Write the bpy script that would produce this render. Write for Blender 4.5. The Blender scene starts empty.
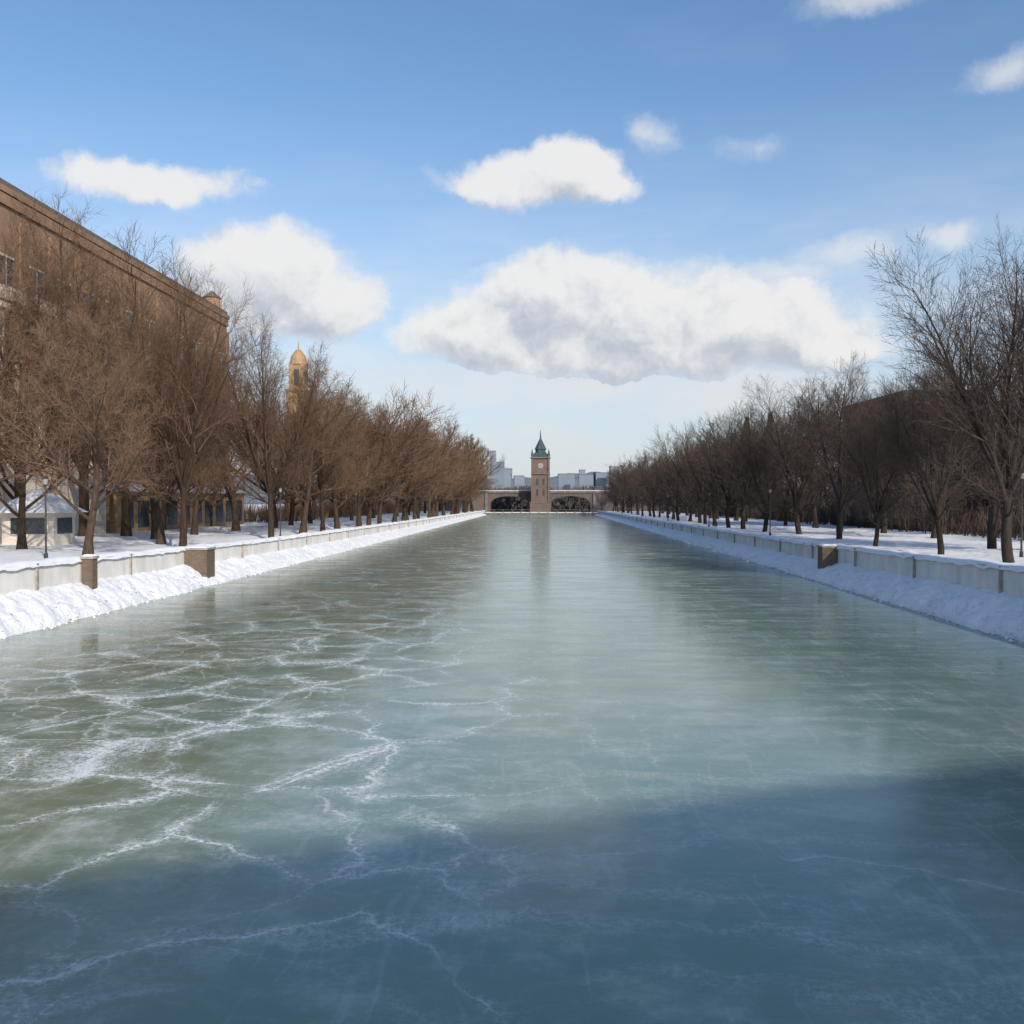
import bpy, math, random, time
from mathutils import Vector, noise, Quaternion
T0=time.time()
R = math.radians
scene = bpy.context.scene
scene.view_settings.view_transform = 'Standard'
scene.view_settings.look = 'None'
scene.view_settings.exposure = 0

# ------------------------------------------------------------------ helpers
class NT:
    def __init__(s, tree):
        s.t = tree
    def n(s, typ, props=None, **inp):
        nd = s.t.nodes.new(typ)
        for k, v in (props or {}).items():
            setattr(nd, k, v)
        for k, v in inp.items():
            k2 = int(k[1:]) if (k[0] == 'i' and k[1:].isdigit()) else k.replace('_', ' ')
            s.set(nd.inputs[k2], v)
        return nd
    def set(s, sock, v):
        if isinstance(v, bpy.types.NodeSocket):
            s.t.links.new(v, sock)
        elif v is not None:
            sock.default_value = v
    def math(s, op, a, b=None, c=None, clamp=False):
        nd = s.t.nodes.new('ShaderNodeMath'); nd.operation = op; nd.use_clamp = clamp
        for i, v in enumerate((a, b, c)):
            if v is not None: s.set(nd.inputs[i], v)
        return nd.outputs[0]
    def vm(s, op, a, b=None):
        nd = s.t.nodes.new('ShaderNodeVectorMath'); nd.operation = op
        s.set(nd.inputs[0], a)
        if b is not None: s.set(nd.inputs[1], b)
        return nd.outputs['Value'] if op in ('LENGTH', 'DOT_PRODUCT') else nd.outputs[0]
    def noise(s, vec, scale, detail=4, rough=0.5, col=False):
        nd = s.n('ShaderNodeTexNoise', Vector=vec, Scale=scale, Detail=detail, Roughness=rough)
        return nd.outputs['Color' if col else 'Fac']
    def mr(s, v, a, b, c=0.0, d=1.0, smooth=True):
        nd = s.t.nodes.new('ShaderNodeMapRange')
        nd.interpolation_type = 'SMOOTHSTEP' if smooth else 'LINEAR'
        s.set(nd.inputs[0], v)
        for i, q in enumerate((a, b, c, d)): nd.inputs[i+1].default_value = q
        return nd.outputs[0]
    def mix(s, f, a, b):
        nd = s.t.nodes.new('ShaderNodeMix'); nd.data_type = 'RGBA'
        s.set(nd.inputs[0], f)
        for sock, v in ((nd.inputs[6], a), (nd.inputs[7], b)):
            if isinstance(v, tuple) and len(v) == 3: v = (*v, 1)
            s.set(sock, v)
        return nd.outputs[2]

def new_mat(name):
    m = bpy.data.materials.new(name); m.use_nodes = True
    nt = NT(m.node_tree)
    b = m.node_tree.nodes['Principled BSDF']
    return m, nt, b

def simple_mat(name, c1, c2, scale=1.0, rough=0.8, bump=0.0, detail=3, bscale=None, stretch=(1,1,1), metallic=0):
    m, nt, b = new_mat(name)
    tc = nt.n('ShaderNodeTexCoord').outputs['Object']
    v = nt.vm('MULTIPLY', tc, stretch)
    f = nt.mr(nt.noise(v, scale, detail, 0.6), 0.3, 0.7)
    nt.set(b.inputs['Base Color'], nt.mix(f, c1, c2))
    b.inputs['Roughness'].default_value = rough
    b.inputs['Metallic'].default_value = metallic
    if bump:
        bp = nt.n('ShaderNodeBump', Strength=0.6, Distance=bump, Height=nt.noise(v, bscale or scale*4, 4, 0.6))
        nt.set(b.inputs['Normal'], bp.outputs[0])
    return m

def brick_mat(name, c1, c2, mortar, scale=1.0, dark=0.5):
    m, nt, b = new_mat(name)
    g = nt.n('ShaderNodeTexCoord').outputs['Object']
    sep = nt.n('ShaderNodeSeparateXYZ', Vector=g)
    h = nt.math('ADD', sep.outputs[0], sep.outputs[1])
    cv = nt.n('ShaderNodeCombineXYZ', X=h, Y=sep.outputs[2]).outputs[0]
    br = nt.n('ShaderNodeTexBrick', Vector=cv, Color1=(*c1,1), Color2=(*c2,1), Mortar=(*mortar,1), Scale=scale)
    br.inputs['Brick Width'].default_value = 0.5
    br.inputs['Row Height'].default_value = 0.17
    br.inputs['Mortar Size'].default_value = 0.012
    st = nt.mr(nt.noise(g, 0.35, 5, 0.65), 0.25, 0.75)
    col = nt.mix(nt.math('MULTIPLY', st, dark), br.outputs['Color'], tuple(x*0.5 for x in c1))
    nt.set(b.inputs['Base Color'], col)
    b.inputs['Roughness'].default_value = 0.85
    return m

class MB:
    def __init__(s): s.v = []; s.f = []
    def box(s, x0, x1, y0, y1, z0, z1):
        n = len(s.v)
        s.v += [(x0,y0,z0),(x1,y0,z0),(x1,y1,z0),(x0,y1,z0),(x0,y0,z1),(x1,y0,z1),(x1,y1,z1),(x0,y1,z1)]
        s.f += [(n,n+3,n+2,n+1),(n+4,n+5,n+6,n+7),(n,n+1,n+5,n+4),(n+1,n+2,n+6,n+5),(n+2,n+3,n+7,n+6),(n+3,n,n+4,n+7)]
    def frustum(s, cx, cy, z0, z1, r0, r1, n=8, rot=0.0, cap=True):
        b = len(s.v)
        for (z, r) in ((z0, r0), (z1, r1)):
            for i in range(n):
                a = rot + 2*math.pi*i/n
                s.v.append((cx+r*math.cos(a), cy+r*math.sin(a), z))
        for i in range(n):
            j = (i+1) % n
            s.f.append((b+i, b+j, b+n+j, b+n+i))
        if cap:
            s.f.append(tuple(b+n+i for i in range(n)))
            s.f.append(tuple(b+n-1-i for i in range(n)))
    def prism(s, pts, axis, a0, a1):
        b = len(s.v); n = len(pts)
        for a in (a0, a1):
            for p in pts:
                s.v.append((a, p[0], p[1]) if axis == 'x' else (p[0], a, p[1]))
        for i in range(n):
            j = (i+1) % n
            s.f.append((b+i, b+j, b+n+j, b+n+i))
        s.f.append(tuple(b+i for i in range(n)))
        s.f.append(tuple(b+2*n-1-i for i in range(n)))
    def build(s, name, mat, parent=None, smooth=False, fix=True):
        me = bpy.data.meshes.new(name)
        me.from_pydata(s.v, [], s.f)
        if fix:
            import bmesh
            bm = bmesh.new(); bm.from_mesh(me)
            bmesh.ops.recalc_face_normals(bm, faces=bm.faces)
            bm.to_mesh(me); bm.free()
        me.materials.append(mat)
        if smooth:
            me.polygons.foreach_set('use_smooth', [True]*len(me.polygons))
        ob = bpy.data.objects.new(name, me)
        scene.collection.objects.link(ob)
        if parent: ob.parent = parent
        return ob

def empty(name, loc=(0,0,0), rotz=0):
    e = bpy.data.objects.new(name, None); e.location = loc; e.rotation_euler = (0,0,rotz)
    e.empty_display_size = 0.5
    scene.collection.objects.link(e); return e

def lerp_table(tab, y):
    if y <= tab[0][0]: return tab[0][1]
    for (a, va), (b, vb) in zip(tab, tab[1:]):
        if y <= b: return va + (vb-va)*(y-a)/(b-a)
    return tab[-1][1]
WALLTOP = [(37,2.4),(70,2.0),(150,1.7),(345,1.25)]
BANKTOP = [(37,1.3),(70,0.95),(150,0.75),(345,0.5)]
GROUND  = [(37,1.65),(70,1.45),(150,1.2),(345,0.9)]
wt = lambda y: lerp_table(WALLTOP, y)
bt = lambda y: lerp_table(BANKTOP, y)
gz = lambda y: lerp_table(GROUND, y)
XL, XR = -19.5, 16.75          # ice edges
WL, WR = -21.3, 18.45          # wall faces

# ------------------------------------------------------------------ materials
def snow_mat(name, bscale=1.2, bdist=0.12, tint=(0.84,0.86,0.89), dirt=0.15):
    m, nt, b = new_mat(name)
    p = nt.n('ShaderNodeTexCoord').outputs['Object']
    f = nt.mr(nt.noise(p, 0.6, 4, 0.6), 0.35, 0.75)
    d = nt.mr(nt.noise(p, 3.5, 4, 0.7), 0.55, 0.8)
    c = nt.mix(f, tint, (0.74,0.77,0.82))
    c = nt.mix(nt.math('MULTIPLY', d, dirt), c, (0.42,0.38,0.33))
    nt.set(b.inputs['Base Color'], c)
    b.inputs['Roughness'].default_value = 0.75
    b.inputs['Specular IOR Level'].default_value = 0.25
    h = nt.noise(p, bscale, 6, 0.66)
    bp = nt.n('ShaderNodeBump', Strength=0.8, Distance=bdist, Height=h)
    nt.set(b.inputs['Normal'], bp.outputs[0])
    return m
M_snow_ground = snow_mat('snow_ground', 0.8, 0.25, dirt=0.12)
M_snow_bank = snow_mat('snow_bank', 2.4, 0.16, dirt=0.12)
M_snow_cap = snow_mat('snow_cap', 2.0, 0.05, dirt=0.0)

def ice_mat():
    m, nt, b = new_mat('canal_ice')
    P = nt.n('ShaderNodeTexCoord').outputs['Object']
    sep = nt.n('ShaderNodeSeparateXYZ', Vector=P)
    X, Y = sep.outputs[0], sep.outputs[1]
    w1 = nt.vm('MULTIPLY', nt.vm('SUBTRACT', nt.noise(P, 0.35, 4, 0.55, True), (0.5,0.5,0.5)), (2.6,2.6,0))
    w2 = nt.vm('MULTIPLY', nt.vm('SUBTRACT', nt.noise(P, 2.2, 3, 0.6, True), (0.5,0.5,0.5)), (0.30,0.30,0))
    Q = nt.vm('ADD', nt.vm('ADD', P, w1), w2)
    def crackd(scale, off=0):
        v = nt.n('ShaderNodeTexVoronoi', {'feature':'DISTANCE_TO_EDGE'}, Vector=nt.vm('ADD', Q, (off,off*1.7,0)), Scale=scale, Randomness=1.0)
        return v.outputs['Distance']
    powder = nt.mr(nt.noise(P, 9.0, 6, 0.9), 0.43, 0.58)
    big = nt.noise(P, 0.11, 3, 0.5)
    left = nt.mr(nt.math('ADD', X, nt.math('MULTIPLY', nt.math('SUBTRACT', big, 0.5), 10.0)), -6.0, 3.2, 1, 0)
    nearz = nt.mr(Y, 11.0, 14.0, 0.15, 1)
    farz = nt.mr(Y, 20.0, 52.0, 1, 0.18)
    zone = nt.math('MULTIPLY', left, nt.math('MULTIPLY', nearz, farz))
    patch = nt.mr(nt.noise(P, 0.3, 3, 0.5), 0.34, 0.55)
    zp = nt.math('MULTIPLY', zone, patch)
    cA = crackd(0.36)
    f1 = nt.math('MULTIPLY', nt.mr(cA, 0, 0.10, 0.8, 0, False), nt.math('MULTIPLY', powder, zp))
    f1c = nt.math('MULTIPLY', nt.mr(cA, 0.0, 0.018, 1, 0), nt.math('MULTIPLY', zp, nt.math('ADD', nt.math('MULTIPLY', powder, 0.8), 0.2)))
    cB = crackd(0.8, 7)
    f2 = nt.math('MULTIPLY', nt.mr(cB, 0, 0.05, 0.6, 0), nt.math('MULTIPLY', powder, nt.math('MULTIPLY', zone, nt.mr(big, 0.42, 0.6))))
    cC = crackd(0.15, 31)
    pat3 = nt.mr(nt.noise(P, 0.25, 3, 0.5), 0.44, 0.56)
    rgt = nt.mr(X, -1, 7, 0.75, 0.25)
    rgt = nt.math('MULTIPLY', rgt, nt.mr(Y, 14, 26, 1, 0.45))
    f3 = nt.math('MULTIPLY', nt.math('ADD', nt.mr(cC, 0, 0.006, 0.45, 0), nt.math('MULTIPLY', nt.mr(cC, 0, 0.03, 0.4, 0), powder)), nt.math('MULTIPLY', pat3, rgt))
    st = nt.noise(nt.vm('MULTIPLY', Q, (0.10, 1.1, 1)), 1.3, 5, 0.65)
    f4 = nt.math('MULTIPLY', nt.mr(st, 0.46, 0.68), 0.22)
    f4 = nt.math('MULTIPLY', f4, powder)
    def scratch(rot, sc, off):
        mp = nt.n('ShaderNodeMapping', Vector=nt.vm('ADD', P, nt.vm('MULTIPLY', w1, (0.35,0.35,0))))
        mp.inputs['Rotation'].default_value = (0,0,rot); mp.inputs['Location'].default_value = (off, off, 0)
        mp.inputs['Scale'].default_value = (sc, 0.05*sc, 1)
        return nt.mr(nt.noise(mp.outputs[0], 1.6, 2, 0.4), 0.65, 0.71)
    sc = nt.math('MAXIMUM', scratch(0.5, 3.0, 3), scratch(-0.9, 2.6, 11))
    sc = nt.math('MAXIMUM', sc, scratch(1.35, 3.4, 29))
    f5 = nt.math('MULTIPLY', sc, 0.055)
    hz = nt.mr(nt.noise(P, 0.6, 7, 0.75), 0.44, 0.75)
    haze = nt.math('MULTIPLY', hz, nt.math('ADD', nt.math('MULTIPLY', zone, 0.26), 0.10))
    fr = f1
    for q in (f1c, f2, f3, f4, f5, haze):
        fr = nt.math('ADD', fr, q)
    fr = nt.math('MINIMUM', fr, 0.95)
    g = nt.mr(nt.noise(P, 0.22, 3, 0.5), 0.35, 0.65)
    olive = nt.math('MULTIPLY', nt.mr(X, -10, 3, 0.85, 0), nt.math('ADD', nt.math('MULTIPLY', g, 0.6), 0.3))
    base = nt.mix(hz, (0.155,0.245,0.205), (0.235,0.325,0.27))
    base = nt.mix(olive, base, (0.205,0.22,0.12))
    base = nt.mix(nt.mr(X, 3, 15, 0, 0.6), base, (0.11,0.175,0.185))  # tree reflections painted in: ice colour darkens towards the right bank
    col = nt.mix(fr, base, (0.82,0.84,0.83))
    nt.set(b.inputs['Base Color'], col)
    ro = nt.math('ADD', nt.mr(nt.noise(nt.vm('MULTIPLY', P, (0.3,1,1)), 0.8, 4, 0.65), 0.3, 0.7, 0.08, 0.2), nt.math('MULTIPLY', fr, 0.5), clamp=True)
    nt.set(b.inputs['Roughness'], ro)
    b.inputs['IOR'].default_value = 1.33
    bh = nt.noise(nt.vm('MULTIPLY', P, (0.5,1,1)), 1.5, 5, 0.6)
    bp = nt.n('ShaderNodeBump', Strength=0.2, Distance=0.02, Height=bh)
    nt.set(b.inputs['Normal'], bp.outputs[0])
    return m
M_ice = ice_mat()

def bark_mat(name, c1, c2):
    m, nt, b = new_mat(name)
    p = nt.n('ShaderNodeTexCoord').outputs['Object']
    oi = nt.n('ShaderNodeObjectInfo').outputs['Random']
    f = nt.mr(nt.noise(nt.vm('MULTIPLY', p, (6,6,1.2)), 1.2, 2, 0.65), 0.3, 0.7)
    c = nt.mix(f, c1, c2)
    k = nt.n('ShaderNodeHueSaturation', Color=c, Value=nt.mr(oi, 0, 1, 0.75, 1.2, False))
    nt.set(b.inputs['Base Color'], k.outputs[0])
    b.inputs['Roughness'].default_value = 0.9
    b.inputs['Specular IOR Level'].default_value = 0.2
    return m
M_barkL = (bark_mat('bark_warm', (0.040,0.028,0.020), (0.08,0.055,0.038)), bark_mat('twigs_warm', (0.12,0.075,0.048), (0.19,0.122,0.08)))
M_barkR = (bark_mat('bark_shaded', (0.028,0.022,0.018), (0.055,0.042,0.034)), bark_mat('twigs_shaded', (0.062,0.045,0.036), (0.108,0.080,0.063)))  # right-bank trees: their shade is put into darker bark and twig colours

M_stone = simple_mat('wall_stone', (0.60,0.58,0.55), (0.78,0.77,0.75), 0.9, 0.85, 0.02, 5, stretch=(1,1,0.4))
M_coping = simple_mat('coping_stone', (0.45,0.44,0.43), (0.60,0.59,0.57), 1.5, 0.85, 0.02)
M_pil = simple_mat('pilaster_stone', (0.22,0.20,0.18), (0.40,0.37,0.33), 2.5, 0.9, 0.03)
M_brownstone = brick_mat('pier_brick', (0.13,0.09,0.06), (0.19,0.135,0.09), (0.16,0.14,0.12), 2.0)
M_brick = brick_mat('facade_brick', (0.30,0.175,0.10), (0.37,0.225,0.135), (0.33,0.25,0.19), 1.0, 0.7)
M_brick_red = brick_mat('bridge_brick', (0.115,0.088,0.08), (0.15,0.115,0.105), (0.15,0.135,0.125), 1.0)
M_brick_tower = brick_mat('tower_brick', (0.15,0.10,0.08), (0.20,0.135,0.108), (0.18,0.15,0.135), 1.0)
M_brick_dark = brick_mat('dark_brick', (0.07,0.055,0.05), (0.10,0.08,0.07), (0.1,0.09,0.08), 1.0)
M_cream = simple_mat('cream_stone', (0.58,0.52,0.44), (0.70,0.65,0.57), 0.8, 0.8, 0.01)
M_gold = simple_mat('gold_render', (0.33,0.21,0.11), (0.43,0.28,0.15), 0.7, 0.7, 0.01)
M_glass = simple_mat('window_glass', (0.03,0.04,0.05), (0.06,0.07,0.085), 0.5, 0.12)
M_roof = simple_mat('slate_roof', (0.10,0.085,0.075), (0.17,0.14,0.12), 2.0, 0.8, 0.02)
M_copper = simple_mat('copper_roof', (0.03,0.055,0.062), (0.05,0.08,0.088), 1.2, 0.6, 0.01)
M_iron = simple_mat('black_iron', (0.02,0.02,0.022), (0.045,0.04,0.04), 4, 0.5, 0.0)
M_dark = simple_mat('dark_stone', (0.10,0.10,0.10), (0.17,0.17,0.165), 0.8, 0.9, 0.02)
M_haze = simple_mat('hazed_concrete', (0.15,0.185,0.235), (0.20,0.235,0.29), 0.04, 0.9)  # skyline walls and panes: aerial haze mixed into the bluish base colour
M_haze2 = simple_mat('hazed_glass', (0.14,0.175,0.225), (0.18,0.215,0.27), 0.05, 0.6)
M_hill = simple_mat('hazed_woods', (0.13,0.155,0.19), (0.18,0.205,0.24), 0.03, 1.0)  # wooded hill, with distance haze painted as a blue-grey tone
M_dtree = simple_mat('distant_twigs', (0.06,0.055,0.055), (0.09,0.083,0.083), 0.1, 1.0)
M_ever = simple_mat('evergreen_needles', (0.02,0.03,0.02), (0.045,0.055,0.035), 1.0, 0.9)
M_lampglass = simple_mat('lamp_glass', (0.25,0.25,0.23), (0.32,0.32,0.3), 1, 0.3)

# ------------------------------------------------------------------ terrain
ys = [-3000,-400,-60,0,37,50,70,100,150,230,345,600,1200,4500]
def ground_profile(y):
    g = gz(y)
    return [(-4500,g),(-300,g),(-60,g+0.1),(WL-0.5,g-0.05),(WL-0.25,g-0.08),(WL-0.22,-1.2),
            (WR+0.22,-1.2),(WR+0.25,g-0.08),(WR+0.5,g-0.05),(60,g+0.1),(300,g),(4500,g)]
mb = MB(); npf = 12
for y in ys:
    for (x,z) in ground_profile(y): mb.v.append((x,y,z))
for i in range(len(ys)-1):
    for j in range(npf-1):
        a = i*npf+j
        mb.f.append((a,a+1,a+npf+1,a+npf))
mb.build('snowy_ground', M_snow_ground, fix=False)

mb = MB()
mb.v = [(WL-0.2,-400,0),(WR+0.2,-400,0),(WR+0.2,2500,0),(WL-0.2,2500,0)]; mb.f=[(0,1,2,3)]
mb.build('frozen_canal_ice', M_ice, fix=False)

def drift(name, x0, x1, seed):
    mb = MB(); nx = 40; yl = []
    y = 20
    while y < 345:
        yl.append(y); y += max(0.5, y*0.012)
    for y in yl:
        for i in range(nx+1):
            t = i/nx; x = x0+(x1-x0)*t
            n1 = noise.fractal(Vector((x*0.16+seed,y*0.16,0)),1.0,2.0,5)
            n2 = noise.fractal(Vector((x*0.9+seed,y*0.9,3)),1.0,2.0,3)
            e = min(1, t*8, (1-t)*8)
            z = gz(y)+ (0.16+0.20*n1+0.06*n2)*e - 0.02
            mb.v.append((x,y,z))
    for a in range(len(yl)-1):
        for i in range(nx):
            k = a*(nx+1)+i
            mb.f.append((k,k+1,k+nx+2,k+nx+1))
    return mb.build(name, M_snow_ground, smooth=True)
drift('snow_drift', WL-0.5, WL-26, 1.3)
drift('snow_drift', WR+0.5, WR+26, 8.3)

def bank(side, seed):
    mb = MB(); nu = 18
    xe, xw = (XL, WL) if side < 0 else (XR, WR)
    yl = []; y = 8.0
    while y < 345:
        yl.append(y); y += max(0.14, y*0.0045)
    for y in yl:
        ed = 0.28*noise.fractal(Vector((y*0.25,seed,0)),1.0,2.0,4)+0.10*noise.noise(Vector((y*1.6,seed,4)))
        top = bt(y)+0.14*noise.fractal(Vector((y*0.3,seed+9,0)),1.0,2.0,4)
        for i in range(nu+1):
            t = i/nu
            x = xe + side*(-ed) + (xw - xe + side*ed)*t
            base = top*(t**0.72)
            p = Vector((x*1.5+seed, y*1.5, base))
            n = 0.13*noise.fractal(p,0.8,2.1,5) + 0.10*abs(noise.noise(p*2.3)) + 0.05*noise.noise(p*6)
            e = min(1, t*5)*(0.5+0.5*min(1,(1-t)*4))
            z = base + n*e - (0.06 if i==0 else 0)
            mb.v.append((x + 0.12*e*noise.noise(p*2+Vector((5,5,5))), y, z))
    for a in range(len(yl)-1):
        for i in range(nu):
            k = a*(nu+1)+i
            mb.f.append((k,k+1,k+nu+2,k+nu+1))
    mb.build('snow_bank', M_snow_bank, smooth=True)
bank(-1, 2.0); bank(1, 17.0)

def chunks():
    mb = MB(); rnd = random.Random(4)
    for side in (-1,1):
        xe = XL if side<0 else XR
        for _ in range(1100):
            y = 22+ (rnd.random()**1.6)*110
            x = xe + side*(rnd.random()*1.4-0.35)
            r = 0.03+0.08*rnd.random()**2
            t = max(0,(x-xe)*side/1.8)
            z = bt(y)*(t**0.72)+0.03
            b = len(mb.v)
            pts = [(1,0,0),(-1,0,0),(0,1,0),(0,-1,0),(0,0,1),(0,0,-1)]
            for q in pts:
                s = r*(0.7+0.6*rnd.random())
                mb.v.append((x+q[0]*s, y+q[1]*s, z+q[2]*s*0.8))
            for f in ((0,2,4),(2,1,4),(1,3,4),(3,0,4),(2,0,5),(1,2,5),(3,1,5),(0,3,5)):
                mb.f.append(tuple(b+k for k in f))
    mb.build('snow_chunks', M_snow_bank, smooth=True)
chunks()

# ------------------------------------------------------------------ canal walls
def canal_wall(side, seed):
    par = empty('canal_wall')
    xw = WL if side < 0 else WR
    X = lambda d: xw + side*d
    body = MB(); cop = MB(); pil = MB(); cap = MB()
    y = -60.0
    def bx(m, d0, d1, y0, y1, z0a, z1a, z0b, z1b):
        n=len(m.v); xa,xb = X(d0),X(d1)
        m.v += [(xa,y0,z0a),(xb,y0,z0a),(xb,y1,z0b),(xa,y1,z0b),(xa,y0,z1a),(xb,y0,z1a),(xb,y1,z1b),(xa,y1,z1b)]
        m.f += [(n,n+3,n+2,n+1),(n+4,n+5,n+6,n+7),(n,n+1,n+5,n+4),(n+1,n+2,n+6,n+5),(n+2,n+3,n+7,n+6),(n+3,n,n+4,n+7)]
    while y < 345:
        for k in range(3):
            a = y+3*k; b2 = a+3
            bx(body,0,0.42,a+0.008,b2-0.008,-0.5,wt(a)-0.2,-0.5,wt(b2)-0.2)
            bx(cop,-0.07,0.5,a+0.006,b2-0.006,wt(a)-0.197,wt(a)-0.05,wt(b2)-0.197,wt(b2)-0.05)
        bx(pil,-0.10,0.52,y-0.08,y+0.08,-0.4,wt(y)-0.02,-0.4,wt(y)-0.02)
        y += 9.0
    body.build('wall_panels', M_stone, par); cop.build('coping', M_coping, par); pil.build('pilasters', M_pil, par)
    yl=[]; y=-20.0
    while y<345: yl.append(y); y+=max(0.2,y*0.006)
    nu=8
    for y in yl:
        hgt = max(0.05, 0.15+0.09*noise.fractal(Vector((y*0.35,seed,1)),1,2,4))
        over = 0.05+0.05*noise.noise(Vector((y*0.8,seed,2)))
        drop = 0.10+0.10*noise.fractal(Vector((y*0.9,seed,6)),1,2,3)
        for i in range(nu+1):
            t=i/nu; d=-0.07-over+(0.62+over)*t
            z = wt(y)-0.055+hgt*math.sin(math.pi*min(max(t,0.0),1))**0.45
            if i in(0,nu): z=wt(y)-0.075-max(0,drop)
            cap.v.append((X(d),y,z))
    for a in range(len(yl)-1):
        for i in range(nu):
            k=a*(nu+1)+i; cap.f.append((k,k+1,k+nu+2,k+nu+1))
    cap.build('snow_cap', M_snow_cap, par, smooth=True)
canal_wall(-1, 3); canal_wall(1, 12)

def pier(x, y, w, z0, z1):
    par = empty('brick_pier', (x,y,0))
    m=MB(); m.box(-w/2,w/2,-w/2,w/2,z0-0.6,z1-0.14); m.build('shaft',M_brownstone,par)
    m=MB(); m.box(-w/2-.06,w/2+.06,-w/2-.06,w/2+.06,z1-0.137,z1-0.03); m.build('capstone',M_pil,par)
    m=MB(); m.frustum(0,0,z1-0.028,z1+0.05,w*0.68,w*0.5,4,R(45)); m.build('snow_top',M_snow_cap,par)
pier(-20.95, 43.0, 0.5, 1.0, 2.45)
pier(-20.6, 56.0, 1.35, 0.6, 2.2)
pier(18.0, 61.0, 1.05, 0.6, 2.15)

# ------------------------------------------------------------------ trees
def perp(d):
    a = Vector((0,0,1)) if abs(d.z)<0.9 else Vector((1,0,0))
    return d.cross(a).normalized()

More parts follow.
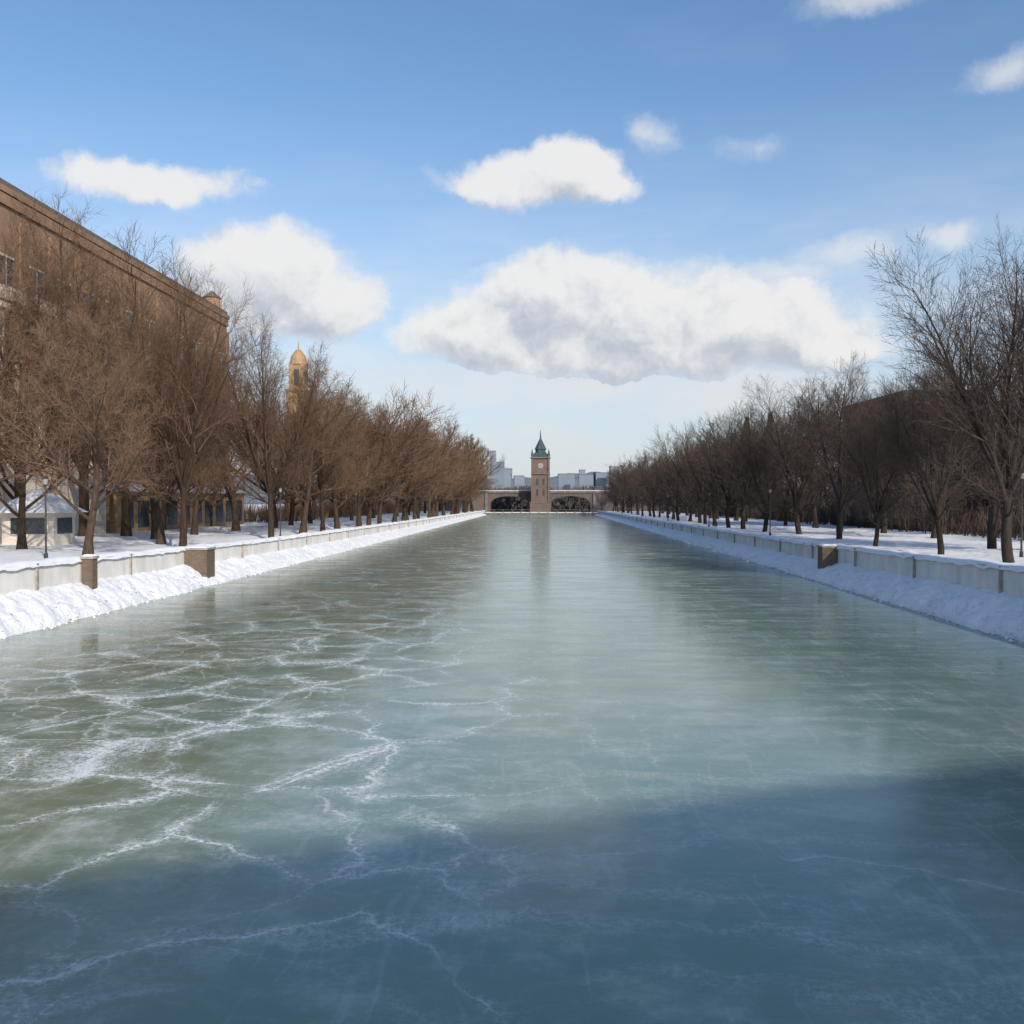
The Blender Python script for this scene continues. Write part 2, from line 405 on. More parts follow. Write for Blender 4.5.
def gen_tree(name, seed, H, kind, mats, twig_r=0.009, dens=1.0, lod=0):
    rnd = random.Random(seed)
    V=[]; F=[]; MI=[]
    maxlv = 4 if lod==0 else 3
    def tube(pts, rad, sides, mi):
        b=len(V); d=(pts[1]-pts[0]).normalized(); u=perp(d); n=len(pts)
        for i,p in enumerate(pts):
            if i<n-1: d=(pts[i+1]-p).normalized()
            u=(u-d*u.dot(d)).normalized(); w=d.cross(u)
            r=rad[i]
            for k in range(sides):
                a=2*math.pi*k/sides
                q=p+u*(r*math.cos(a))+w*(r*math.sin(a))
                V.append((q.x,q.y,q.z))
        for i in range(n-1):
            for k in range(sides):
                k2=(k+1)%sides
                F.append((b+i*sides+k,b+i*sides+k2,b+(i+1)*sides+k2,b+(i+1)*sides+k)); MI.append(mi)
    def ribbon(pts, r):
        b=len(V); d=(pts[-1]-pts[0]); u=perp(d); w=d.normalized().cross(u)
        a=rnd.random()*3.14; s=u*math.cos(a)+w*math.sin(a)
        n=len(pts)
        for i,p in enumerate(pts):
            rr=r*(1-0.7*i/(n-1)); q=p+s*rr; V.append((q.x,q.y,q.z)); q=p-s*rr; V.append((q.x,q.y,q.z))
        for i in range(n-1):
            F.append((b+2*i,b+2*i+1,b+2*i+3,b+2*i+2)); MI.append(1)
    NS={0:10,1:8,2:5,3:3,4:2}; SD={0:9,1:5,2:4,3:3,4:3}
    JT={0:0.05,1:0.09,2:0.11,3:0.15,4:0.2}
    def path(p,d,L,lv,up):
        pts=[p.copy()]; n=NS[lv]; dd=d.normalized()
        for i in range(n):
            dd=(dd+Vector((rnd.gauss(0,1),rnd.gauss(0,1),rnd.gauss(0,1)))*JT[lv]+Vector((0,0,up))).normalized()
            p=p+dd*(L/n); pts.append(p)
        return pts
    def at(pts,t):
        s=t*(len(pts)-1); i=min(int(s),len(pts)-2); f=s-i
        return pts[i].lerp(pts[i+1],f),(pts[i+1]-pts[i]).normalized()
    def child_dir(d,ang,az):
        u=perp(d); w=d.cross(u)
        return (d*math.cos(ang)+(u*math.cos(az)+w*math.sin(az))*math.sin(ang)).normalized()
    def grow(p,d,L,r,lv,up):
        pts=path(p,d,L,lv,up); n=len(pts)-1
        if lv>=maxlv:
            ribbon(pts, twig_r*1.15); return
        r1={0:0.12,1:0.16,2:0.22,3:0.3}[lv]
        rad=[max(r*(1-(1-r1)*(i/n)),twig_r*0.6) for i in range(n+1)]
        tube(pts,rad,SD[lv],0 if lv<2 else 1)
        cnt={1:11,2:8,3:7}[lv]
        if lod: cnt={1:11,2:12}[lv]
        cnt=max(4,int(cnt*dens*min(1.3,0.55+0.5*L/{1:H*0.35,2:H*0.14,3:H*0.06}[lv])))
        az=rnd.random()*6.28
        for k in range(cnt):
            t0={1:0.22,2:0.15,3:0.1}[lv]
            t=t0+(1-t0)*((k+rnd.random())/cnt)
            q,dd=at(pts,min(t,0.995)); az+=2.4+rnd.gauss(0,0.4)
            ang=R({1:38,2:37,3:34}[lv]+rnd.gauss(0,8))
            cl=L*{1:0.50,2:0.52,3:0.68}[lv]*(1.12-0.62*t)*rnd.uniform(0.75,1.2)
            cr=max(rad[min(int(t*n),n)]*0.5, twig_r*0.9)
            grow(q,child_dir(dd,ang,az),max(cl,0.6),cr,lv+1,{1:0.07,2:0.07,3:0.06}[lv])
    R0=H*0.0165
    tr=path(Vector((0,0,-0.4)),Vector((rnd.gauss(0,.04),rnd.gauss(0,.04),1)),H*(0.80 if kind=='oval' else 0.27),0,0.02)
    n=len(tr)-1
    if kind=='oval':
        rad=[R0*(1-0.9*(i/n)**0.85) for i in range(n+1)]; rad[0]*=1.5
        tube(tr,rad,9,0)
        nl=int(19*dens); az=rnd.random()*6
        for k in range(nl):
            t=0.16+0.83*((k+rnd.random()*0.8)/nl); q,dd=at(tr,min(t,.995)); az+=2.4+rnd.gauss(0,.35)
            s=(t-0.16)/0.83
            prof=(0.55+0.45*math.sin(math.pi*min(1,s*0.9+0.22)))*(1-0.42*s)
            L=H*0.43*prof*rnd.uniform(0.85,1.1)
            ang=R(54-28*s+rnd.gauss(0,6))
            grow(q,child_dir(dd,ang,az),L,max(0.035,R0*0.42*(1-0.75*s)),1,0.055)
    else:
        rad=[R0*1.1*(1-0.35*(i/n)) for i in range(n+1)]; rad[0]*=1.5
        tube(tr,rad,9,0)
        nl=rnd.choice((6,7)); az=rnd.random()*6
        for k in range(nl):
            t=rnd.uniform(0.72,0.99); q,dd=at(tr,t); az+=6.283/nl+rnd.gauss(0,.25)
            ang=R(rnd.uniform(16,42)) if k else R(6)
            grow(q,child_dir(dd,ang,az),H*rnd.uniform(0.60,0.72),R0*0.55,1,0.04)
        for k in range(4):
            t=rnd.uniform(0.55,0.8); q,dd=at(tr,t); az+=1.7
            grow(q,child_dir(dd,R(rnd.uniform(55,70)),az),H*rnd.uniform(0.25,0.34),R0*0.28,1,0.04)
    me=bpy.data.meshes.new(name); me.from_pydata(V,[],F); me.materials.append(mats[0]); me.materials.append(mats[1])
    me.polygons.foreach_set('material_index',MI)
    me.polygons.foreach_set('use_smooth',[True]*len(me.polygons))
    return me, sorted(v[2] for v in V)[-60]

OVn=[gen_tree('bare_tree_mesh_a%d'%i, 10+i, 20, 'oval', M_barkL, 0.0095, 1.05) for i in range(3)]
VLn=[gen_tree('bare_tree_mesh_b%d'%i, 40+i, 20, 'vase', M_barkL, 0.0095, 1.12) for i in range(2)]
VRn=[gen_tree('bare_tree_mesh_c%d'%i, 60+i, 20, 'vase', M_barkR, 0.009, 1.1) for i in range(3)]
FL=[gen_tree('bare_tree_mesh_e%d'%i, 90+i, 20, ('oval','vase')[i%2], M_barkL, 0.022, 1.12, 1) for i in range(4)]
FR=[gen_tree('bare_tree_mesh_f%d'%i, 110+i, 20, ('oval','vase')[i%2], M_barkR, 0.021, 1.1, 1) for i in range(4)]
rt=random.Random(5)
ntree=[0]
def tree(mt, x, y, h, wide=1.0, rz=None):
    me, top = mt
    ob=bpy.data.objects.new('bare_tree', me); s=h/top
    ob.location=(x,y,gz(y)-0.05); ob.scale=(s*wide,s*wide,s); ob.rotation_euler=(0,0,rt.random()*6.28 if rz is None else rz)
    scene.collection.objects.link(ob); ntree[0]+=1
def px(pxx,y): return (pxx-545)/950*y

tree(OVn[0], px(80,56), 56, 15.8, 1.0)
tree(VLn[0], px(178,67), 67, 22.0, 0.85)
tree(OVn[1], px(156,74), 74, 19, 0.9)
tree(VLn[1], px(268,85), 85, 20.5, 0.8)
tree(OVn[2], px(8,80), 80, 26, 0.9)
tree(VLn[1], px(75,88), 88, 32, 0.9)
tree(OVn[1], px(120,92), 92, 25, 1.0)
tree(OVn[0], px(-40,60), 60, 20, 1)
tree(VLn[0], px(25,100), 98, 36, 0.9)
tree(OVn[1], px(-5,62), 64, 17, 1)
y=98.0
while y<335:
    s=(OVn+VLn) if y<125 else FL
    hh = rt.uniform(18,22)*(0.86 if y<125 else 1)
    tree(s[rt.randrange(len(s))], -25.0+rt.uniform(-.8,.8), y, hh, rt.uniform(.95,1.15)); y+=rt.uniform(8.5,11)
y=82.0
while y<335:
    s=(OVn+VLn) if y<100 else FL
    tree(s[rt.randrange(len(s))], -35+rt.uniform(-1,1), y, rt.uniform(17,22), rt.uniform(1,1.15)); y+=rt.uniform(11,14)
y=112.0
while y<330:
    tree(FL[rt.randrange(4)], -45+rt.uniform(-2,2), y, rt.uniform(17,22), 1.1); y+=rt.uniform(16,21)
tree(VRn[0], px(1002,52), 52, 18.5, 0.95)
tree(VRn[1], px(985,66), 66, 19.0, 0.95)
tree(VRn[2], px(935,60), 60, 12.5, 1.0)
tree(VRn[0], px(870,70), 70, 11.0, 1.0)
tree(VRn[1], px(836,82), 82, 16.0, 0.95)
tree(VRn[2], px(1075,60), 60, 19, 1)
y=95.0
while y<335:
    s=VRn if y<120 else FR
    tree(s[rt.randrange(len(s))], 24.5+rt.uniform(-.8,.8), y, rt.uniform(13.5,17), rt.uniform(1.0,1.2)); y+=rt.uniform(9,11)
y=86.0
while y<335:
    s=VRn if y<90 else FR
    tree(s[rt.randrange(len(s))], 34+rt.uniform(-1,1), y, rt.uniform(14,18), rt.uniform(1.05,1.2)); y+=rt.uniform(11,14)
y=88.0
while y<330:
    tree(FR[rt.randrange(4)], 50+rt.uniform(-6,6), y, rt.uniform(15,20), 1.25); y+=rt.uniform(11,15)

def thicket(name, x0, x1, y0, y1, n, h, mat, seed):
    rnd=random.Random(seed); mb=MB()
    for _ in range(n):
        x=rnd.uniform(x0,x1); y=rnd.uniform(y0,y1); hh=h*rnd.uniform(.5,1.1)*(0.8+0.5*noise.noise(Vector((x*.2,y*.12,seed))))
        z=gz(y)
        for _s in range(4):
            dx,dy=rnd.gauss(0,.5),rnd.gauss(0,.5); w=0.03+0.03*rnd.random(); b=len(mb.v)
            a=rnd.random()*3.14; cx,cy=math.cos(a)*w,math.sin(a)*w
            zt=z+hh*rnd.uniform(.5,1)
            mb.v+= [(x-cx,y-cy,z-.1),(x+cx,y+cy,z-.1),(x+dx+cx*.4,y+dy+cy*.4,zt),(x+dx-cx*.4,y+dy-cy*.4,zt)]
            mb.f.append((b,b+1,b+2,b+3))
            for _t in range(3):
                t=rnd.uniform(.3,.9); qx,qy,qz=x+dx*t,y+dy*t,z+(zt-z)*t; b=len(mb.v)
                ex,ey,ez=rnd.gauss(0,.5),rnd.gauss(0,.5),rnd.uniform(.2,.9)
                mb.v+=[(qx-cx*.5,qy-cy*.5,qz),(qx+cx*.5,qy+cy*.5,qz),(qx+ex,qy+ey,qz+ez)]
                mb.f.append((b,b+1,b+2))
    mb.build(name, mat, fix=False)
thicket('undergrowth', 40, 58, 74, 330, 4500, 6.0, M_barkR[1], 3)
thicket('undergrowth', -58, -42, 155, 335, 2200, 5.0, M_barkL[1], 9)

def evergreen(x,y,h,seed):
    rnd=random.Random(seed); par=empty('evergreen_tree',(x,y,gz(y)))
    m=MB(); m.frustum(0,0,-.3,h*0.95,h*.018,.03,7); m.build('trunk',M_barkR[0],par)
    m=MB(); n=1500
    for i in range(n):
        t=rnd.random()**0.8; z=h*(0.08+0.92*t); rr=h*0.13*(1-t)**0.85*rnd.uniform(.25,1.1)+.08
        a=rnd.random()*6.28; x0,y0=math.cos(a)*rr,math.sin(a)*rr; s=h*0.035*(1.2-t*.6)
        b=len(m.v)
        dx,dy=math.cos(a)*s,math.sin(a)*s
        m.v+=[(x0-dx-dy*.5,y0-dy+dx*.5,z+s*.3),(x0-dx+dy*.5,y0-dy-dx*.5,z+s*.3),(x0+dx,y0+dy,z-s*rnd.uniform(.1,.7)),(x0,y0,z+s*.5)]
        m.f+=[(b,b+1,b+2),(b,b+2,b+3),(b+1,b+3,b+2)]
    m.build('needles',M_ever,par,fix=False)
evergreen(px(745,200),200,21,1); evergreen(px(768,205),205,22.5,2)

# ------------------------------------------------------------------ generic building
def building(name, cx, cy, w, d, h, rotz, wallm, floors, bays_w, bays_d, roof='flat', glass=M_glass, trim=M_cream, zb=None, winw=0.5, winh=0.6, rh=4, attic=0.0, detail=True):
    z0 = gz(cy) if zb is None else zb
    par=empty(name,(cx,cy,z0),rotz)
    m=MB(); m.box(-w/2,w/2,-d/2,d/2,-0.5,h); m.build('walls',wallm,par)
    g=MB(); t=MB(); fh=(h-attic)/floors
    for f in range(floors):
        zc=fh*(f+0.52); hh=fh*winh/2
        for side in (-1,1):
            for i in range(bays_w):
                c=-w/2+w*(i+0.5)/bays_w; ww=w/bays_w*winw/2
                ya=side*(d/2+0.01); yb=side*(d/2+0.05)
                g.box(c-ww,c+ww,min(ya,yb),max(ya,yb),zc-hh,zc+hh)
                if detail:
                    yb=side*(d/2+0.16); ya=side*(d/2+0.004)
                    lo,hi=min(ya,yb),max(ya,yb)
                    t.box(c-ww-.18,c+ww+.18,lo,hi,zc-hh-.25,zc-hh-.01); t.box(c-ww-.18,c+ww+.18,lo,hi,zc+hh+.01,zc+hh+.22)
                    t.box(c-.05,c+.05,min(side*(d/2+.055),side*(d/2+.1)),max(side*(d/2+.055),side*(d/2+.1)),zc-hh,zc+hh)
            for i in range(bays_d):
                c=-d/2+d*(i+0.5)/bays_d; ww=d/bays_d*winw/2
                xa=side*(w/2+0.01); xb=side*(w/2+0.05)
                g.box(min(xa,xb),max(xa,xb),c-ww,c+ww,zc-hh,zc+hh)
                if detail:
                    xa=side*(w/2+0.004); xb=side*(w/2+0.16); lo,hi=min(xa,xb),max(xa,xb)
                    t.box(lo,hi,c-ww-.18,c+ww+.18,zc-hh-.25,zc-hh-.01); t.box(lo,hi,c-ww-.18,c+ww+.18,zc+hh+.01,zc+hh+.22)
                    t.box(min(side*(w/2+.055),side*(w/2+.1)),max(side*(w/2+.055),side*(w/2+.1)),c-.05,c+.05,zc-hh,zc+hh)
    g.build('windows',glass,par)
    t.build('window_trim',trim,par)
    e=.35 if detail else .05
    t=MB(); t.box(-w/2-e,w/2+e,-d/2-e,d/2+e,h+.003,h+.6)
    t.build('cornice',wallm,par)
    m=MB()
    if roof=='flat':
        m.box(-w/2-.1,w/2+.1,-d/2-.1,d/2+.1,h+.603,h+1.2)
    elif roof=='gable':
        m.prism([(-w/2-.6,h+.603),(w/2+.6,h+.603),(0,h+rh)],'y',-d/2-.5,d/2+.5)
    m.build('roof',M_roof,par)
    return par

hall = building('brick_hall', -65, 100, 30, 96, 32.0, 0, M_brick, 4, 6, 18, roof='flat', trim=M_cream, winw=0.40, winh=0.70, attic=5.0)
m=MB()
m.box(15.003,15.25,-48.1,48.1,30.9,31.9)
for i in range(19): m.box(15.003,15.22,-48.4+i*5.333,-47.6+i*5.333,5,30)
m.build('frieze_and_buttresses',M_brick,hall)
m=MB()
for i in range(6):
    yy=-18+i*3.4
    m.frustum(17.0,yy,7.0,20.5,0.62,0.5,16); m.box(16.2,17.8,yy-.8,yy+.8,6.2,6.997); m.box(16.2,17.8,yy-.8,yy+.8,20.503,21.2)
m.box(15.52,18.0,-19.2,0.2,21.203,22.4); m.box(15.52,18.0,-19.2,0.2,-.3,6.197)
m.build('portico_columns',M_cream,hall)
m=MB(); m.box(15.52,18.3,2,46,-.3,4.6)
m.build('shop_front',M_gold,hall)
m=MB()
for i in range(10):
    m.box(18.303,18.36,3.2+i*4.3,6.2+i*4.3,0.5,3.6)
m.build('shop_windows',M_glass,hall)
m=MB(); m.prism([(15.52,4.9),(18.8,4.603),(18.8,4.85),(15.52,5.6)],'y',1.5,46.5); m.build('shop_roof_snow',M_snow_cap,hall)
m=MB(); m.frustum(13.2,46.5,33.21,35.0,1.4,1.3,10); m.build('corner_turret',M_gold,hall)
m=MB(); m.frustum(13.2,46.5,35.003,36.2,1.5,0.1,10); m.build('turret_roof',M_roof,hall)

tx,ty=px(297,228),228
par=empty('bell_tower',(tx,ty,gz(ty)))
m=MB(); m.box(-2.4,2.4,-2.4,2.4,-.5,30); m.box(-1.9,1.9,-1.9,1.9,30.5,36.5); m.box(-2.7,2.7,-2.7,2.7,30.003,30.497); m.build('shaft',M_gold,par)
m=MB()
for s in(-1,1):
    m.box(-.6,.6,s*1.93-.03,s*1.93+.03,31.4,35.2); m.box(s*1.93-.03,s*1.93+.03,-.6,.6,31.4,35.2)
m.build('belfry_openings',M_glass,par)
m=MB(); m.frustum(0,0,36.503,38.6,2.3,1.8,12); m.frustum(0,0,38.6,40.2,1.8,.6,12); m.frustum(0,0,40.2,42.4,.2,.05,6); m.build('cupola',M_gold,par)

kx,ky=px(30,72),72
par=empty('kiosk',(kx,ky,gz(ky)))
m=MB(); m.box(-2,2,-1.6,1.6,-.3,2.6); m.build('walls',M_cream,par)
m=MB(); m.box(-1.3,1.3,-1.66,-1.603,1,2.2); m.box(2.003,2.06,-1.1,1.1,1,2.2); m.build('hatch',M_glass,par)
m=MB(); m.frustum(0,0,2.65,4.4,3.6,.3,4,R(45)); m.frustum(0,0,2.6,2.647,3.7,3.7,4,R(45)); m.build('snow_roof',M_snow_cap,par)

building('brick_house', 46.5, 124, 9, 20, 15.5, R(3), M_brick_dark, 4, 3, 5, roof='flat', trim=M_roof, winw=.4, winh=.5)
building('brick_house', 60, 112, 14, 18, 13, R(8), M_brick_dark, 3, 4, 5, roof='gable', trim=M_roof, winw=.4, winh=.5)
building('brick_house', 64, 165, 16, 20, 14, R(-5), M_brick_dark, 3, 4, 5, roof='gable', trim=M_roof, winw=.4, winh=.5)
# unseen block added behind the camera, placed to throw the near-ice shadow
ang=math.atan2(4.8,12.0)
cx0,cy0=20.0,-38.3; L=46; D=18; dxn=(math.cos(ang),math.sin(ang)); nrm=(math.sin(ang),-math.cos(ang))
building('shadow_block', cx0+dxn[0]*L/2+nrm[0]*D/2, cy0+dxn[1]*L/2+nrm[1]*D/2, L, D, 28.0, ang, M_brick, 8, 12, 5, zb=1.3)

# ------------------------------------------------------------------ street lamps
def lamp(x,y,h=5.2):
    par=empty('street_lamp',(x,y,gz(y)))
    m=MB(); m.frustum(0,0,-.2,.5,.14,.1,8); m.frustum(0,0,.5,h,.06,.04,8); m.frustum(0,0,h,h+.1,.05,.14,8); m.frustum(0,0,h+.42,h+.6,.18,.03,8)
    m.build('post',M_iron,par)
    m=MB(); m.frustum(0,0,h+.103,h+.417,.09,.15,8); m.build('lantern',M_lampglass,par)
lamp(px(37,52),52,4.2)
lamp(px(1013,56),56,4.6)
for y in (84,118,160,205,260):
    lamp(-23.6,y,4.2)
    lamp(21.6,y+8,4.2)

# ------------------------------------------------------------------ arch bridge with clock tower
BY=340.0
br=empty('arch_bridge',(0,BY,0))
def arch_deck():
    mb=MB(); D0,D1=0.0,9.0
    xs=[i*0.5 for i in range(-130,131)]
    spans=[(-19.5,-6.0),(2.0,16.0)]
    RISE=2.5; SP=3.9
    def under(x):
        for a,b in spans:
            if a<=x<=b:
                t=(x-(a+b)/2)/((b-a)/2); return SP+RISE*math.sqrt(max(0,1-t*t))
        return -1.0
    top=8.3
    for x in xs:
        u=under(x)
        mb.v+=[(x,D0,u),(x,D0,top),(x,D1,top),(x,D1,u)]
    for i in range(len(xs)-1):
        a=i*4
        for k in range(4):
            k2=(k+1)%4
            mb.f.append((a+k,a+k2,a+4+k2,a+4+k))
    mb.build('arches',M_brick_red,br,fix=True)
    c=MB(); c.box(-65,65,-.3,-.003,7.5,8.25)
    for e in (-55,-42,-30,-21,17.6,28,40,52): c.box(e-.5,e+.5,-.5,-.004,-.5,7.49)
    c.build('stone_trim',M_dark,br)
    s=MB(); s.box(-65,65,-.35,.6,8.303,8.5); s.box(-65,65,.603,8.6,8.303,8.45); s.build('snow_layer',M_snow_cap,br)
    r=MB()
    for i in range(-64,65,2):
        r.box(i-.07,i+.07,.0,.16,8.503,9.7)
    r.box(-65,65,.03,.13,9.703,9.82); r.box(-65,65,.04,.12,9.1,9.18)
    for i in range(-60,61,12):
        r.frustum(i,.1,9.83,14.0,.1,.07,6); r.frustum(i,.1,14.0,14.5,.3,.2,6)
    r.build('railing',M_dark,br)
arch_deck()
tw=empty('clock_tower',(px(540.5,BY-5),BY-5,0))
m=MB(); m.box(-3.7,3.7,-3.7,3.7,-.5,4.0); m.box(-2.9,2.9,-2.9,2.9,4.0,20.0)
for s in(-1,1):
    for t in (-1,1): m.box(s*2.9-.35,s*2.9+.35,t*2.9-.35,t*2.9+.35,4.0,20.6)
m.build('shaft',M_brick_tower,tw)
m=MB(); m.box(-3.85,3.85,-3.85,3.85,4.003,4.35); m.box(-3.4,3.4,-3.4,3.4,14.0,14.3); m.box(-3.5,3.5,-3.5,3.5,19.6,20.05)
m.build('string_courses',M_dark,tw)
m=MB()
for s in (-1,1):
    for zz in (6.5,10.2):
        for q in (-1.1,1.1):
            m.box(q-.4,q+.4,s*2.94-.03,s*2.94+.03,zz,zz+2.2); m.box(s*2.94-.03,s*2.94+.03,q-.4,q+.4,zz,zz+2.2)
m.build('windows',M_glass,tw)
m=MB()
for s in(-1,1):
    pts=[(0.95*math.cos(a*math.pi/8),17.0+0.95*math.sin(a*math.pi/8)) for a in range(16)]
    m.prism(pts,'y',s*2.96-.03,s*2.96+.03); m.prism(pts,'x',s*2.96-.03,s*2.96+.03)
m.build('clock_faces',M_pil,tw)
m=MB(); m.frustum(0,0,20.053,21.6,4.6,2.9,4,R(45)); m.frustum(0,0,21.6,22.8,2.0,1.9,8,R(22.5)); m.frustum(0,0,22.8,26.6,2.3,.35,8,R(22.5)); m.frustum(0,0,26.6,29.8,.3,.05,6)
for s in(-1,1):
    for t in(-1,1): m.frustum(s*2.9,t*2.9,20.6,22.8,.5,.05,6)
m.build('copper_roof',M_copper,tw)

par=empty('weir',(0,318,0))
m=MB(); m.box(-21,18.3,0,1.6,-.3,.75); m.build('sill',M_dark,par)
m=MB(); m.box(-21,18.3,.4,3,.753,.95); m.build('snow_layer',M_snow_cap,par)
m=MB()
for i in range(-20,19,3): m.box(i-.1,i+.1,.1,.3,.753,1.7)
m.box(-21,18.3,.15,.25,1.703,1.82); m.build('rail',M_dark,par)

# ------------------------------------------------------------------ skyline
rs=random.Random(12)
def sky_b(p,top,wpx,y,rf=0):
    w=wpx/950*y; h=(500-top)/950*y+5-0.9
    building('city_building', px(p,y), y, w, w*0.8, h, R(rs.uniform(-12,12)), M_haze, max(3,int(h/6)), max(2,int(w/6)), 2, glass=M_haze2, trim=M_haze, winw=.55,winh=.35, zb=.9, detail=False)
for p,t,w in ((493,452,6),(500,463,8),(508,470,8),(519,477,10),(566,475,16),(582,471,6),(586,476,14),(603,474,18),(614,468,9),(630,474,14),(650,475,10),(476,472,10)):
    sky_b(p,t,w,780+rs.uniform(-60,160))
mb=MB(); nx=220
for j,(yy,sc) in enumerate(((900,0),(960,.75),(1050,1),(1300,.9),(1500,.2))):
    for i in range(nx+1):
        x=-700+1400*i/nx
        z=.5+sc*(30+9*noise.fractal(Vector((x*.006,j*.3,0)),1,2,3)+4*noise.fractal(Vector((x*.06,j,4)),1,2,5))
        mb.v.append((x,yy,z))
for j in range(4):
    for i in range(nx):
        k=j*(nx+1)+i; mb.f.append((k,k+1,k+nx+2,k+nx+1))
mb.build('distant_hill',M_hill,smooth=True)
thk=MB(); rnd=random.Random(77)
for i in range(26000):
    x=rnd.uniform(-90,100); y=rnd.uniform(360,430); z=rnd.uniform(0,1)*(9+3*noise.noise(Vector((x*.08,1,1))))-.3
    s=rnd.uniform(.7,1.6); b=len(thk.v); a=rnd.random()*3.14
    thk.v+=[(x-s*math.cos(a)*.5,y-s*math.sin(a)*.5,z),(x+s*math.cos(a)*.5,y+s*math.sin(a)*.5,z),(x+rnd.gauss(0,.5),y,z+s*1.6)]
    thk.f.append((b,b+1,b+2))
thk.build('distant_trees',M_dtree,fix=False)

# ------------------------------------------------------------------ sun + sky
EL=R(28); AZ=R(30)
S=Vector((math.cos(EL)*math.sin(AZ),-math.cos(EL)*math.cos(AZ),math.sin(EL)))
ld=bpy.data.lights.new('sun','SUN'); ld.energy=4.1; ld.angle=R(0.6); ld.color=(1.0,0.90,0.76)
lo=bpy.data.objects.new('sun',ld); lo.rotation_euler=S.to_track_quat('Z','Y').to_euler(); lo.location=(30,-60,60)
scene.collection.objects.link(lo)

world=bpy.data.worlds.new('World'); scene.world=world; world.use_nodes=True
try: world.cycles.sampling_method='NONE'
except Exception as ex: print(ex)
wt_=world.node_tree; wt_.nodes.clear(); W=NT(wt_)
def c(pxx,py):
    u=(pxx-512)/950; az=math.atan(u)-0.0347
    return az, math.atan((500-py)/950*math.cos(az))
MAIN=[(560,296,85,46,1),(480,332,85,32,1),(645,312,105,42,1),(750,328,95,42,1),(640,348,205,32,1),(820,348,60,26,.9),
 (272,266,75,36,1),(325,298,55,38,1),(250,298,60,36,.9),
 (530,182,80,22,.95),(572,176,45,26,1),(605,190,34,14,.85),(155,176,80,18,.9)]
SOFT=[(215,188,40,10,.8),(648,135,30,15,.7),(862,6,56,14,.9),(1012,80,32,15,.8),(950,238,30,13,.9),(845,257,45,18,.75),(775,280,65,16,.75),(755,147,26,9,.35),(560,382,200,30,1),(720,392,150,24,.9)]
tc=W.n('ShaderNodeTexCoord').outputs['Generated']
sep=W.n('ShaderNodeSeparateXYZ',Vector=tc)
az=W.math('ARCTAN2',sep.outputs[0],sep.outputs[1])
hl=W.math('SQRT',W.math('ADD',W.math('MULTIPLY',sep.outputs[0],sep.outputs[0]),W.math('MULTIPLY',sep.outputs[1],sep.outputs[1])))
el=W.math('ARCTAN2',sep.outputs[2],hl)
P=W.n('ShaderNodeCombineXYZ',X=az,Y=el).outputs[0]
w1=W.vm('MULTIPLY',W.vm('SUBTRACT',W.noise(P,11,7,0.64,True),(.5,.5,.5)),(0.06,0.045,0))
Q=W.vm('ADD',P,w1)
def blobs(Qv,which):
    den=None
    for (a,b_,rx,ry,s) in which:
        ca,ce=c(a,b_)
        v=W.vm('MULTIPLY',W.vm('SUBTRACT',Qv,(ca,ce,0)),(950/rx/1.2,950/ry/1.2,0))
        d=W.math('MULTIPLY',W.math('SUBTRACT',1.0,W.vm('LENGTH',v)),s)
        den=d if den is None else W.math('SMOOTH_MAX',den,d,0.15)
    return den
dA=blobs(Q,MAIN)
nA=W.noise(Q,18,7,0.6); nB=W.noise(W.vm('ADD',Q,(0.008,0.015,0)),18,4,0.6)
nz=W.math('MULTIPLY',W.math('SUBTRACT',nA,0.5),1.05)
D0=W.math('ADD',dA,nz)
a1=W.math('MULTIPLY',W.mr(D0,-0.08,0.38),0.94)
D2=W.math('ADD',blobs(Q,SOFT),W.math('MULTIPLY',nz,1.4))
a2=W.math('MULTIPLY',W.mr(D2,-0.15,0.8),0.6)
alpha=W.math('MAXIMUM',a1,a2)
dL=blobs(W.vm('ADD',Q,(0.010,0.034,0)),MAIN)
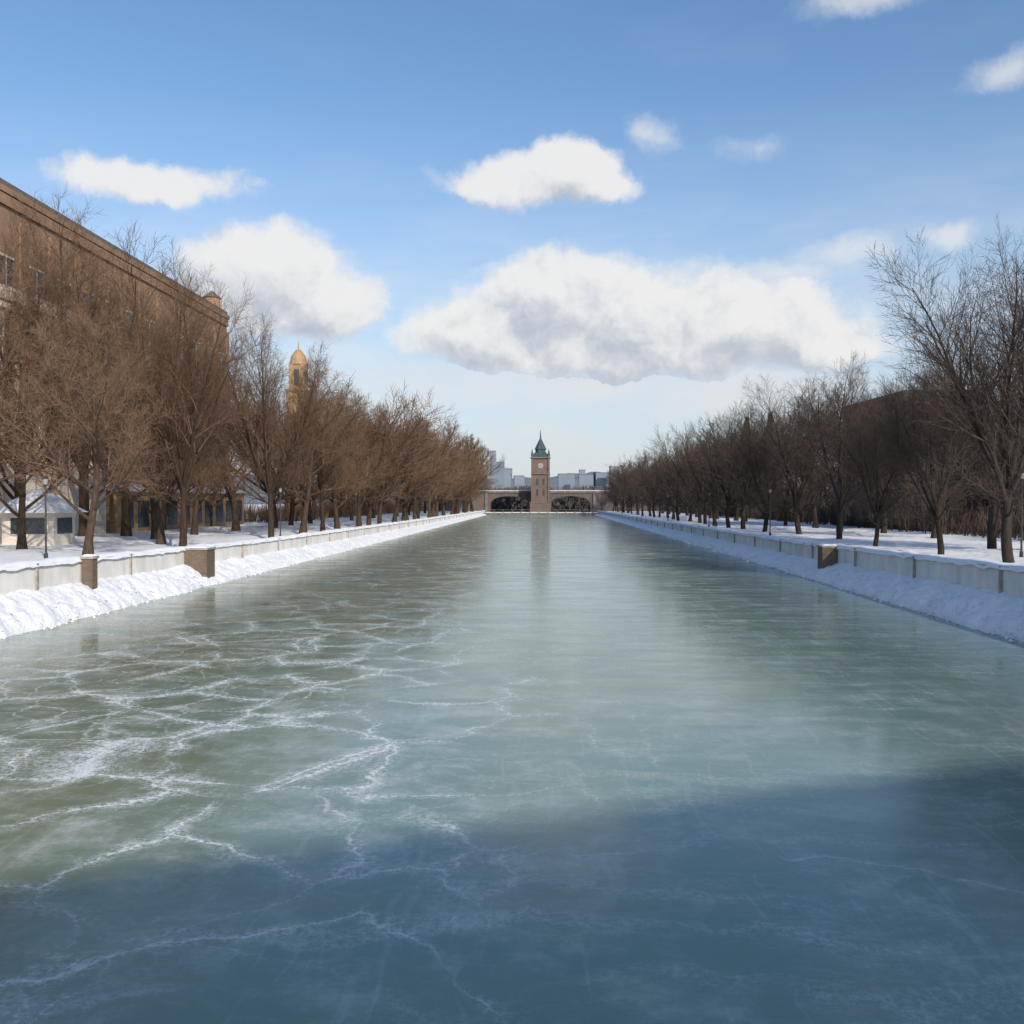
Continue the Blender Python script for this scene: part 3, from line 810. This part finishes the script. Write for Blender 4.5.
grad=W.math('ADD',W.math('MULTIPLY',W.math('SUBTRACT',dA,dL),0.95),W.math('MULTIPLY',W.math('SUBTRACT',nA,nB),2.3))
grad=W.math('SUBTRACT',grad,W.math('MULTIPLY',W.mr(D0,0.2,0.9),0.34))
sh=W.mr(grad,-0.85,0.42)
sh=W.math('MAXIMUM',sh,W.math('MULTIPLY',W.math('GREATER_THAN',a2,a1),0.72))
ccol=W.mix(sh,(0.48,0.525,0.61),(0.87,0.86,0.85))
sky=W.n('ShaderNodeTexSky',{'sky_type':'NISHITA','sun_disc':False,'sun_elevation':EL,'sun_rotation':math.atan2(S.x,S.y),'air_density':1.0,'dust_density':0.8,'ozone_density':2.0})
STR=0.15
wisp=W.math('MULTIPLY',W.mr(W.noise(W.vm('MULTIPLY',P,(1.0,2.6,1)),5,5,0.55),0.48,0.85),0.08)
low=W.mr(el,0.0,0.42,0.98,0)
bn=W.noise(W.vm('MULTIPLY',P,(1.0,3.5,1)),7,5,0.55)
lown=W.math('MULTIPLY',low,W.mr(bn,0.3,0.65,0.74,1.0))
veil=W.math('MAXIMUM',wisp,lown)
vc=W.mix(W.mr(bn,0.35,0.65),(0.57/STR,0.63/STR,0.72/STR),(0.70/STR,0.73/STR,0.77/STR))
hs=W.n('ShaderNodeHueSaturation',Color=sky.outputs[0],Saturation=1.12,Value=1.10)
hz=W.mix(veil,hs.outputs[0],vc)
sc=W.n('ShaderNodeVectorMath',{'operation':'SCALE'}); W.set(sc.inputs[0],ccol); sc.inputs['Scale'].default_value=1/STR
fin=W.mix(alpha,hz,sc.outputs[0])
bg=W.n('ShaderNodeBackground',Color=fin,Strength=STR)
out=wt_.nodes.new('ShaderNodeOutputWorld'); wt_.links.new(bg.outputs[0],out.inputs[0])

cd=bpy.data.cameras.new('camera'); cam=bpy.data.objects.new('camera',cd); scene.collection.objects.link(cam)
cam.location=(0,0,5); cam.rotation_euler=(R(90-0.72),0,R(1.99)); cd.sensor_width=36; cd.lens=36*950/1024
cd.clip_end=9000; cd.clip_start=0.1
scene.camera=cam
print('trees',ntree[0], time.time()-T0)
